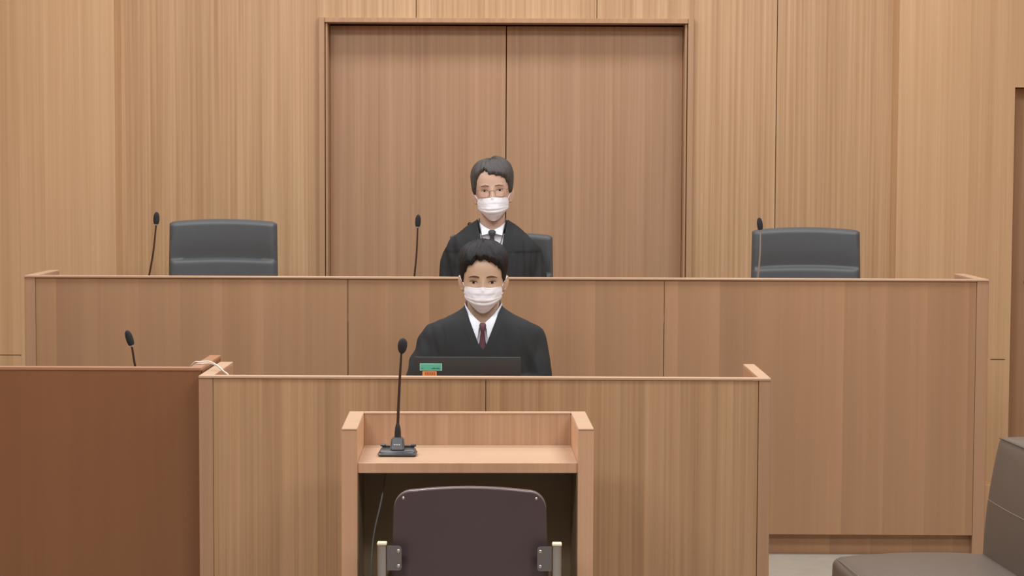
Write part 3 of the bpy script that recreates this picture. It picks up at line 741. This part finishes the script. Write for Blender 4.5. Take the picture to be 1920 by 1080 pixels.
def make_person(kind, label, loc, eye, tilt, neckz, tab, arms, V, skin, hairm, tiem, desk, seatz):
    """kind 0 clerk, 1 judge. Everything in the person's own space, origin on the floor under the head."""
    H = Head(.89 if kind == 0 else 1.0, 1.0 if kind == 0 else 1.01)
    HM = Matrix.Translation((0, 0, eye)) @ Matrix.Rotation(math.radians(0 if kind == 0 else -3.4), 4, 'Y') @ Matrix.Rotation(math.radians(tilt), 4, 'X')
    zs = 1.0 if kind == 0 else 1.05
    HM = HM @ Matrix.Diagonal((1, 1, zs, 1))
    bm = bmesh.new(); H.mesh(bm)
    for s in (-1, 1): ear(bm, s, out=.0145 if kind == 0 else .019, z0=-.013 if kind == 0 else -.020, hgt=.026 if kind == 0 else .029)
    bmesh.ops.transform(bm, matrix=HM, verts=bm.verts)
    nz_ = neckz
    nr_ = 1.0 if kind == 0 else .93; capsule(bm, (0, .022, nz_ - .06), (0, .012, eye - .07), .060 * nr_, .056 * nr_, 24)
    # torso inside the clothes
    inner = [(z, max(hw - .035, .03), max(f - .03, .02), max(b_ - .03, .03)) for z, hw, f, b_ in tab if z < nz_ - .0]
    loft(bm, inner, 32)
    for s in (-1, 1):
        sh, el, wr = arms[s][:3]
        capsule(bm, (s * .15, .01, nz_ - .07), el, .044, .037); capsule(bm, el, wr, .037, .024)
        f = (Vector(wr) - Vector(el)); f.z = 0
        hand(bm, Vector(wr) + f.normalized() * .01, f, (-s, 0, 0), s)
        hip = (s * .095, .02, seatz + .09); kn = (s * .11, -.38, seatz + .06); an = (s * .11, -.35, desk['floor'] + .08)
        capsule(bm, hip, kn, .075, .052); capsule(bm, kn, an, .05, .034); capsule(bm, an, (s * .11, -.45, desk['floor'] + .035), .034, .026)
    me = remesh(bm, .0028, 2); me.materials.clear(); me.materials.append(skin); me.shade_smooth()
    P = bpy.data.objects.new('person', me); C.objects.link(P); P.location = loc; tag(P, label, 'person')
    def part(name, bm, mat, parent=P, head=False, ang=60):
        if head: bmesh.ops.transform(bm, matrix=HM, verts=bm.verts)
        return obj(name, bm, mat, parent, ang=ang)
    # hair -------------------------------------------------------------
    bm = bmesh.new(); nt, nr = 180, 34
    def hairline(th):
        # th measured from the face direction, 0 = front, pi = back
        a = abs(th)
        if kind == 0:
            pts = [(0, .077), (.28, .073), (.50, .060), (.66, .046), (.80, .036), (.92, .018), (1.10, -.004), (1.32, -.012), (1.46, -.014), (1.56, .012), (1.78, .012), (2.0, -.02), (2.4, -.04), (3.15, -.045)]
        else:
            pts = [(0, .064), (.30, .060), (.5, .052), (.68, .046), (.84, .030), (1.0, .005), (1.2, -.010), (1.42, -.012), (1.52, .004), (1.78, .004), (2.0, -.035), (2.4, -.07), (3.15, -.08)]
            if th < -.15 and a < .8: pts = [(0, .064), (.15, .072), (.34, .082), (.55, .070), (.75, .045), (.8, .038)]
        z = None
        for i in range(len(pts) - 1):
            if pts[i][0] <= a <= pts[i + 1][0]:
                t = (a - pts[i][0]) / (pts[i + 1][0] - pts[i][0]); z = pts[i][1] * (1 - t) + pts[i + 1][1] * t
        if z is None: z = pts[-1][1]
        if a < 1.2: z += .0052 * noise.noise(Vector((th * 6, 3 + kind, 0))) * 2 + .003 * noise.noise(Vector((th * 22, 3 + kind, 0))) + .002 * math.sin(th * 47 + 3 * noise.noise(Vector((th * 5, 9, 1))))
        return z
    rings = []
    for j in range(nr + 1):
        row = []
        v = j / nr
        for k_ in range(nt):
            th = -PI + 2 * PI * k_ / nt        # 0 = face direction
            ang = th - PI / 2
            zl = hairline(th); zt = .1136
            # quarter-sine spacing packs rows near the crown
            z = zl + (zt - zl) * math.sin(PI / 2 * v)
            p = H.pt(ang, z)
            c = Vector((0, 0, .02)); nrm = (p - c).normalized()
            side = abs(math.sin(th)); front = max(0, math.cos(th))
            if kind == 0:
                th_ = .0085 + .017 * max(0, (z - .03) / .08) ** 1.0 - .005 * side * max(0, 1 - max(0, z) / .06)
                th_ += .007 * front * max(0, z / .1)
            else:
                th_ = .009 + .008 * max(0, (z - .03) / .08) + .003 * side
                th_ += .006 * max(0, math.sin(th)) * max(0, z) / .1
            edge = min(1, (v / .10)) ** .6
            th_ = th_ * (.35 + .65 * edge)
            # strands: grooves running from crown to hairline, swept sideways
            q = th * 7 + (2.2 if kind else 1.2) * v
            gr = noise.noise(Vector((q * 1.6, v * 1.6, kind * 7))) * (.0058 if kind == 0 else .0048) + noise.noise(Vector((q * 5.5, v * 3.0, 4 + kind))) * .0028
            th_ += gr * (.5 + .5 * v) * min(1, (1 - v) * 6 + .35)
            row.append(bm.verts.new(p + nrm * th_))
        rings.append(row)
    for j in range(nr):
        for k_ in range(nt): bm.faces.new((rings[j][k_], rings[j][(k_ + 1) % nt], rings[j + 1][(k_ + 1) % nt], rings[j + 1][k_]))
    bm.faces.new(rings[-1])
    inn = [bm.verts.new(H.pt(-PI + 2 * PI * k_ / nt - PI / 2, hairline(-PI + 2 * PI * k_ / nt) + .004) * .985) for k_ in range(nt)]
    for k_ in range(nt): bm.faces.new((inn[k_], inn[(k_ + 1) % nt], rings[0][(k_ + 1) % nt], rings[0][k_]))
    part('hair', bm, hairm, head=True, ang=80)
    # brows, eyes ------------------------------------------------------
    for s in (-1, 1):
        bm = bmesh.new(); pts = []; rr = []
        for i in range(9):
            u = i / 8; x = s * (.013 + .036 * u); z = .0165 + .0055 * math.sin(PI * (.15 + .75 * u)) - (.001 if kind else .0)
            pts.append((x, H.front(x, z) + .0004, z)); rr.append((.0034 if kind == 0 else .0020) * (1 - .6 * u ** 2) * (.7 + .3 * math.sin(PI * u)))
        tube(bm, pts, rr, 8); part('eyebrow', bm, M['brow'], head=True)
        bm = bmesh.new(); n = 16; up = []; lo = []; hh = .0042 if kind == 0 else .0034
        for i in range(n + 1):
            u = i / n; x = s * (.0185 + .0275 * u); zt = -.0005 + .0012 * u + hh * math.sin(PI * u) ** .75; zb = -.0005 + .0012 * u - hh * .75 * math.sin(PI * u)
            up.append((x, zt)); lo.append((x, zb))
        def ep(x, z, o_=.0009): return Vector((x, H.front(x, z) - o_, z))
        prev = None
        for i in range(n + 1):
            col = [bm.verts.new(ep(up[i][0], lo[i][1] + (up[i][1] - lo[i][1]) * j / 6)) for j in range(7)]
            back = [bm.verts.new(v.co + Vector((0, .004, 0))) for v in col]
            if prev:
                for j in range(6):
                    bm.faces.new((prev[0][j], col[j], col[j + 1], prev[0][j + 1])); bm.faces.new((prev[1][j + 1], back[j + 1], back[j], prev[1][j]))
                bm.faces.new((prev[0][0], prev[1][0], back[0], col[0])); bm.faces.new((col[6], back[6], prev[1][6], prev[0][6]))
            prev = (col, back)
        e = part('eye', bm, M['eyew'], head=True)
        bm = bmesh.new(); cx_ = s * .0325; cz_ = .0006; R_ = .0050 if kind == 0 else .0046; c0 = bm.verts.new(ep(cx_, cz_, .0016)); ring = []
        for k_ in range(20):
            a = 2 * PI * k_ / 20; x = cx_ + R_ * math.cos(a); z = cz_ + R_ * math.sin(a)
            zt = -.0005 + hh * .98; zb = -.0005 - hh * .72; z = max(zb, min(zt, z)); ring.append(bm.verts.new(ep(x, z, .0013)))
        for k_ in range(20): bm.faces.new((c0, ring[k_], ring[(k_ + 1) % 20]))
        bk2 = [bm.verts.new(v.co + Vector((0, .002, 0))) for v in ring]
        for k_ in range(20): bm.faces.new((ring[k_], bk2[k_], bk2[(k_ + 1) % 20], ring[(k_ + 1) % 20]))
        bm.faces.new(bk2); part('iris', bm, M['iris'], parent=e, head=True)
        bm = bmesh.new(); tube(bm, [ep(x, z + .0003, .0012) for x, z in up], [.0006 + .0006 * math.sin(PI * i / n) for i in range(n + 1)], 6)
        part('upper_lashes', bm, M['lash'], head=True)
        bm = bmesh.new(); tube(bm, [ep(x, z + .0036, .0003) for x, z in up], .0006, 6); part('eyelid_crease', bm, M['brow'], head=True)
    # face mask ----------------------------------------------------------
    bm = bmesh.new(); nu, nv = 40, 40
    mt, mb = (-.0165, -.108) if kind == 0 else (-.030, -.121)
    def mpt(u, v):
        hw = .0655 if v < .45 else .0655 - .022 * ((v - .45) / .55) ** 2.2
        if v < .45: hw = .0640 + .0025 * math.sin(PI * v / .45)
        x = u * hw; z = mt + (mb - mt) * v
        z += .0025 * (1 - min(1, abs(u) * 2.4)) * (1 - v) + .036 * abs(u) ** 2.6 * v ** 2.2
        yc = .104 + .010 * math.sin(PI * min(1, v * .9 + .05)) - .040 * max(0, v - .60) ** 1.5 * 3.0
        ye = .040 - .010 * v
        y = -(ye + (yc - ye) * (1 - abs(u) ** 2.3) ** .8)
        fold = 0
        for c0, am in ((.22, .0008), (.47, .0026), (.64, .0022)):
            dv = v + .10 * (1 - abs(u)) * (v - .3) * -1 - c0 + .05 * u * u
            fold += am * (math.exp(-(dv / .06) ** 2) - .9 * math.exp(-((dv - .07) / .03) ** 2)) * (1 - .45 * abs(u))
        fold += .0016 * noise.noise(Vector((u * 3, v * 6 + u * u * 3, kind * 3 + 1)))
        y -= fold * (1 - abs(u) ** 6)
        zz = max(z, -.113 * H.zl)
        if abs(x) < .064: y = min(y, H.front(x, zz) - .003)
        return Vector((x, y, z))
    g = {}
    for i in range(nu + 1):
        for j in range(nv + 1):
            p = mpt(-1 + 2 * i / nu, j / nv); g[0, i, j] = bm.verts.new(p); g[1, i, j] = bm.verts.new(p + Vector((0, .0016, 0)))
    for i in range(nu):
        for j in range(nv):
            bm.faces.new((g[0, i, j], g[0, i + 1, j], g[0, i + 1, j + 1], g[0, i, j + 1])); bm.faces.new((g[1, i, j + 1], g[1, i + 1, j + 1], g[1, i + 1, j], g[1, i, j]))
    rim = [(i, 0) for i in range(nu)] + [(nu, j) for j in range(nv)] + [(i, nv) for i in range(nu, 0, -1)] + [(0, j) for j in range(nv, 0, -1)]
    for a in range(len(rim)):
        p, q = rim[a], rim[(a + 1) % len(rim)]
        bm.faces.new([g[0, p[0], p[1]], g[1, p[0], p[1]], g[1, q[0], q[1]], g[0, q[0], q[1]]])
    mk = part('face_mask', bm, M['maskm'], head=True, ang=80)
    ez = .010 if kind == 0 else -.002
    for s in (-1, 1):
        bm = bmesh.new(); a = mpt(s, .03); b_ = mpt(s, .52)
        tube(bm, [a, (s * .0735, -.025, (a.z + ez) / 2 + .002), (s * .0815, -.006, ez), (s * .083, .016, ez - .004), (s * .078, .026, ez - .03), (s * .070, .012, -.045), (s * .060, -.030, -.050), (b_.x * .93, b_.y + .004, b_.z)], .0020, 8, sub=5)
        part('ear_loop', bm, M['maskm'], parent=mk, head=True)
    if kind == 1:     # spectacles
        gl = None; bm = bmesh.new()
        yl = H.front(.030, 0) - .013
        for s in (-1, 1):
            pts = []
            for k_ in range(29):
                a = 2 * PI * k_ / 28; ca, sa = math.cos(a), math.sin(a)
                x = s * .0370 + .0255 * abs(ca) ** .7 * sgn(ca); z = -.010 + .0165 * abs(sa) ** .7 * sgn(sa); pts.append((x, yl + .006 * max(0, (abs(x) - .03) / .03) ** 2, z))
            tube(bm, pts, .0006, 6)
            tube(bm, [(s * .0615, yl + .006, .003), (s * .068, yl + .012, .0035), (s * .0735, yl + .030, .003), (s * .078, .0, .002), (s * .080, .015, -.008)], .0011, 6, sub=4)
        tube(bm, [(-.0125, yl, -.002), (0, yl - .002, .0), (.0125, yl, -.002)], .0008, 6)
        gl = part('spectacle_frame', bm, M['wire'], head=True)
        for s in (-1, 1):
            bm = bmesh.new(); poly = []
            for k_ in range(28):
                a = 2 * PI * k_ / 28; ca, sa = math.cos(a), math.sin(a); poly.append((s * .0370 + .0252 * abs(ca) ** .7 * sgn(ca), -.010 + .0162 * abs(sa) ** .7 * sgn(sa)))
            prism(bm, poly, yl + .0014, yl + .0022); part('lens', bm, M['glass'], parent=gl, head=True)
    # robe ---------------------------------------------------------------
    bm = bmesh.new(); loft(bm, tab, 72)
    for s in (-1, 1):
        sh, el, wr, r0, r1, r2 = arms[s]
        mid = [(sh[i] + el[i]) / 2 for i in range(3)]; mid[0] += s * .006
        capsule(bm, sh, mid, r0, (r0 + r1) / 2 + .002, 24); capsule(bm, mid, el, (r0 + r1) / 2 + .002, r1, 24)
        wr2 = Vector(el) + (Vector(wr) - Vector(el)) * .86
        tube(bm, [el, (Vector(el) + wr2) / 2, wr2], [r1 * .95, (r1 + r2) / 2, r2], 24)
        capsule(bm, (s * .10, -.02, seatz + .10), (s * .115, -.40, seatz + .07), .105, .075, 20)
        tube(bm, [(s * .115, -.40, seatz + .07), (s * .118, -.41, seatz - .10), (s * .12, -.40, seatz - .22)], [.078, .085, .09], 20)
    me = remesh(bm, .0055, 3)
    b2 = bmesh.new(); b2.from_mesh(me); b2.normal_update()
    top = max(r[0] for r in tab)
    for v in b2.verts:
        x, y, z = v.co; ax = abs(x); k_ = min(1, max(0, (top - .03 - z) / .06))
        if y > .06: k_ *= .3
        f = noise.noise(Vector((x * 26, y * 14, z * 3.2 + kind * 5))) * .0055
        if ax > .13: f += noise.noise(Vector((x * 30 + z * 14, y * 20, z * 7))) * .007
        yoke = neckz - (.062 if kind else .19)
        if kind == 1 and y < -.02 and ax < .24:
            below = 1 / (1 + math.exp((z - yoke) / .004))
            f += below * (.0045 * abs(math.sin(x * 95 + noise.noise(Vector((x * 9, z * 3, 2))) * 2)) - .002) - .0025 * math.exp(-((z - yoke) / .004) ** 2)
            f += .006 * (1 - below) * min(1, max(0, (ax - .085) / .01))
        # neck band running down both sides of the opening
        xe = V['half'](z) + .030
        if y < -.01 and z > V['apex'] - .25:
            d_ = (ax - xe) / .0035; f -= .0022 * math.exp(-d_ * d_); f += .0018 * (1 if ax < xe else 0)
        v.co += v.normal * f * k_
    b2.to_mesh(me); b2.free()
    wb = bmesh.new(); zt = top + .08
    poly = [(-V['half'](zt) - .0, zt), (-V['half'](V['z1']), V['z1']), (V['ax'], V['apex']), (V['half'](V['z1']), V['z1']), (V['half'](zt), zt)]
    prism(wb, poly, -.4, V.get('depth', .0)); wme = bpy.data.meshes.new('wedge'); wb.to_mesh(wme); wb.free()
    wo = bpy.data.objects.new('wedge', wme); C.objects.link(wo)
    def mods(o):
        q = o.modifiers.new('b', 'BOOLEAN'); q.operation = 'DIFFERENCE'; q.object = wo; q.solver = 'EXACT'
    me2 = evaluate(me, mods); bpy.data.objects.remove(wo)
    if len(me2.polygons) < 1000: me2 = me
    me2.materials.clear(); me2.materials.append(M['robe']); me2.shade_smooth(); me2.set_sharp_from_angle(angle=math.radians(55))
    rb = bpy.data.objects.new('robe', me2); C.objects.link(rb); rb.parent = P
    # dark edging along the opening
    for s in (-1, 1):
        bm = bmesh.new(); pts = []
        for i in range(15):
            z = V['z1'] + (top - .012 - V['z1']) * i / 14; x = s * V['half'](z); pts.append((x, torso_front(tab, x, z) - .0005, z))
        pts = [(V['ax'], torso_front(tab, V['ax'], V['apex']) - .001, V['apex'])] + pts
        tube(bm, pts, .0018, 8); part('robe_edging', bm, M['robeband'], parent=rb)
    # shirt ----------------------------------------------------------------
    bm = bmesh.new(); st = [(z, max(hw - .013, .01), f - .014, b_ - .014) for z, hw, f, b_ in tab if z <= neckz + (.0 if kind == 0 else .02) and z > neckz - .4]
    loft(bm, st, 64); sb = part('shirt', bm, M['shirt'])
    nz = neckz
    # collar leaves
    for s in (-1, 1):
        bm = bmesh.new()
        kc = V['cz'] - .012; T = catmull([(0, .083, nz + .085), (s * .045, .060, nz + .083), (s * .0635, .012, nz + .076), (s * .059, -.034, nz + .064 + kc * .3), (s * .036, -.064, nz + .038 + kc * .6), (s * .003, -.083, nz + V['cz'])], 6)
        tip = V['tip']
        B = catmull([(0, .090, nz + .05), (s * .052, .066, nz + .048), (s * .074, .014, nz + .035), (s * .070, -.050, nz + .008), (s * tip[0], -.097, nz + tip[1]), (s * .012, -.094, nz + V['cz'] - .012)], 6)
        nrow = 6; g = []
        for i in range(len(T)):
            row = []
            for j in range(nrow + 1):
                p = T[i].lerp(B[i], j / nrow)
                if p.y < .02 and p.z < top:
                    xm = V['half'](p.z) - .001; p.x = max(-xm, min(xm, p.x))
                if p.y < 0:
                    zq = min(p.z, top - .002); lim = torso_front(tab, p.x, zq) + .004 if zq < nz + .03 else 9
                    if lim < 9: p.y = min(p.y, lim)
                row.append(p)
            g.append(row)
        vo = [[bm.verts.new(p) for p in r] for r in g]; vi = [[bm.verts.new(p + Vector((0, .003, 0)) if p.y < 0 else p * Vector((1, 1, 1)).x) for p in r] for r in g]
        for i in range(len(T) - 1):
            for j in range(nrow):
                bm.faces.new((vo[i][j], vo[i + 1][j], vo[i + 1][j + 1], vo[i][j + 1])); bm.faces.new((vi[i][j + 1], vi[i + 1][j + 1], vi[i + 1][j], vi[i][j]))
        m_ = len(T) - 1
        for i in range(m_):
            bm.faces.new((vo[i][0], vi[i][0], vi[i + 1][0], vo[i + 1][0])); bm.faces.new((vo[i + 1][nrow], vi[i + 1][nrow], vi[i][nrow], vo[i][nrow]))
        for j in range(nrow): bm.faces.new((vo[m_][j], vi[m_][j], vi[m_][j + 1], vo[m_][j + 1]))
        part('collar', bm, M['shirt'], parent=sb)
    # tie
    bm = bmesh.new(); kz = nz + V['cz']
    def tp(x, z, lift): return Vector((x, torso_front(tab, x, min(z, nz)) - lift, z))
    rows = [(kz + .003, .0095, .012), (kz - .004, V['kw'], .017), (kz - .014, V['kw'] * .9, .018), (kz - .026, V['kw'] * .55, .013), (kz - .034, V['kw'] * .62, .007), (kz - .060, V['kw'] * .85, .005), (kz - .11, .020, .003), (kz - .18, .024, .001)]
    rg = []
    for z, hw, lift in rows:
        ring = []
        for k_ in range(16):
            a = 2 * PI * k_ / 16; x = hw * math.cos(a); q = tp(x, z, 0); q.y += .010 - (lift * .8 + .010) * max(0, -math.sin(a)) ** .5 if math.sin(a) < 0 else .010
            ring.append(bm.verts.new(q))
        rg.append(ring)
    for i in range(len(rg) - 1):
        for k_ in range(16): bm.faces.new((rg[i][k_], rg[i][(k_ + 1) % 16], rg[i + 1][(k_ + 1) % 16], rg[i + 1][k_]))
    bm.faces.new(rg[0]); bm.faces.new(rg[-1][::-1]); part('necktie', bm, tiem)
    # trousers and shoes, under the bench
    fl = desk['floor']
    for s in (-1, 1):
        part('trouser_leg', Tube([(s * .112, -.385, seatz + .04), (s * .112, -.37, seatz - .15), (s * .11, -.355, fl + .07)], [.066, .062, .055], 16), M['cloth_dark'])
        bm = bmesh.new(); ellipsoid(bm, (s * .112, -.41, fl + .035), (.048, .13, .036), 18, 10); bm_box(bm, s * .112 - .04, s * .112 + .04, -.525, -.295, fl + .002, fl + .018, bev=.006); part('shoe', bm, M['shoe'])
    return P

# clerk ---------------------------------------------------------------------
TABC = [(.40, .21, .12, .14), (.55, .20, .13, .13), (.70, .195, .135, .13), (.82, .197, .137, .13), (.90, .203, .130, .128), (.945, .205, .120, .122), (.975, .198, .110, .115),
        (.998, .176, .100, .110), (1.018, .132, .090, .106), (1.036, .096, .078, .102), (1.052, .072, .066, .097), (1.064, .063, .058, .092), (1.072, .058, .05, .088)]
def halfC(z): return .0135 + (.060 - .0135) * max(0, (z - .930)) / .118
armsC = {-1: ((-.160, .005, .945), (-.212, -.03, .765), (-.10, -.27, .765), .060, .070, .050),
         1: ((.158, .005, .945), (.180, -.03, .765), (.10, -.27, .765), .060, .068, .050)}
make_person(0, 'black-robed young person in a white mask and maroon tie, seated behind the laptop', (-.129, 6.745, 0), 1.152, 4, 1.0, TABC, armsC,
            dict(half=halfC, z1=.935, apex=.915, ax=.002, depth=.075, cz=.003, tip=(.025, -.050), kw=.0125), M['skin1'], M['hair1'], M['tie_red'], dict(floor=0), .42)
# judge ---------------------------------------------------------------------
dz = .247
TABJ = [(z + dz, hw, f, b_) for z, hw, f, b_ in TABC]
TABJ = TABJ[:5] + [(.945 + dz, .200, .120, .122), (.975 + dz, .190, .110, .116), (.998 + dz, .166, .100, .111), (1.018 + dz, .142, .092, .107), (1.038 + dz, .122, .082, .103),
                   (1.056 + dz, .098, .072, .100), (1.070 + dz, .074, .063, .095), (1.080 + dz, .061, .056, .09), (1.086 + dz, .056, .05, .088)]
def halfJ(z): return .030 + (.061 - .030) * max(0, (z - 1.200)) / .125
armsJ = {-1: ((-.158, .005, .93 + dz), (-.172, -.03, 1.02), (-.10, -.24, .93), .056, .058, .050),
         1: ((.158, .005, .93 + dz), (.178, -.03, 1.02), (.10, -.24, .93), .056, .060, .050)}
make_person(1, 'black-robed older person with spectacles and white mask, seated behind the raised bench', (-.119, 8.20, 0), 1.4445, -2, 1.0 + dz, TABJ, armsJ,
            dict(half=halfJ, z1=1.15, apex=1.12, ax=0, depth=.075, cz=.032, tip=(.045, .012), kw=.0165), M['skin2'], M['hair2'], M['tie_navy'], dict(floor=PLAT), .66)
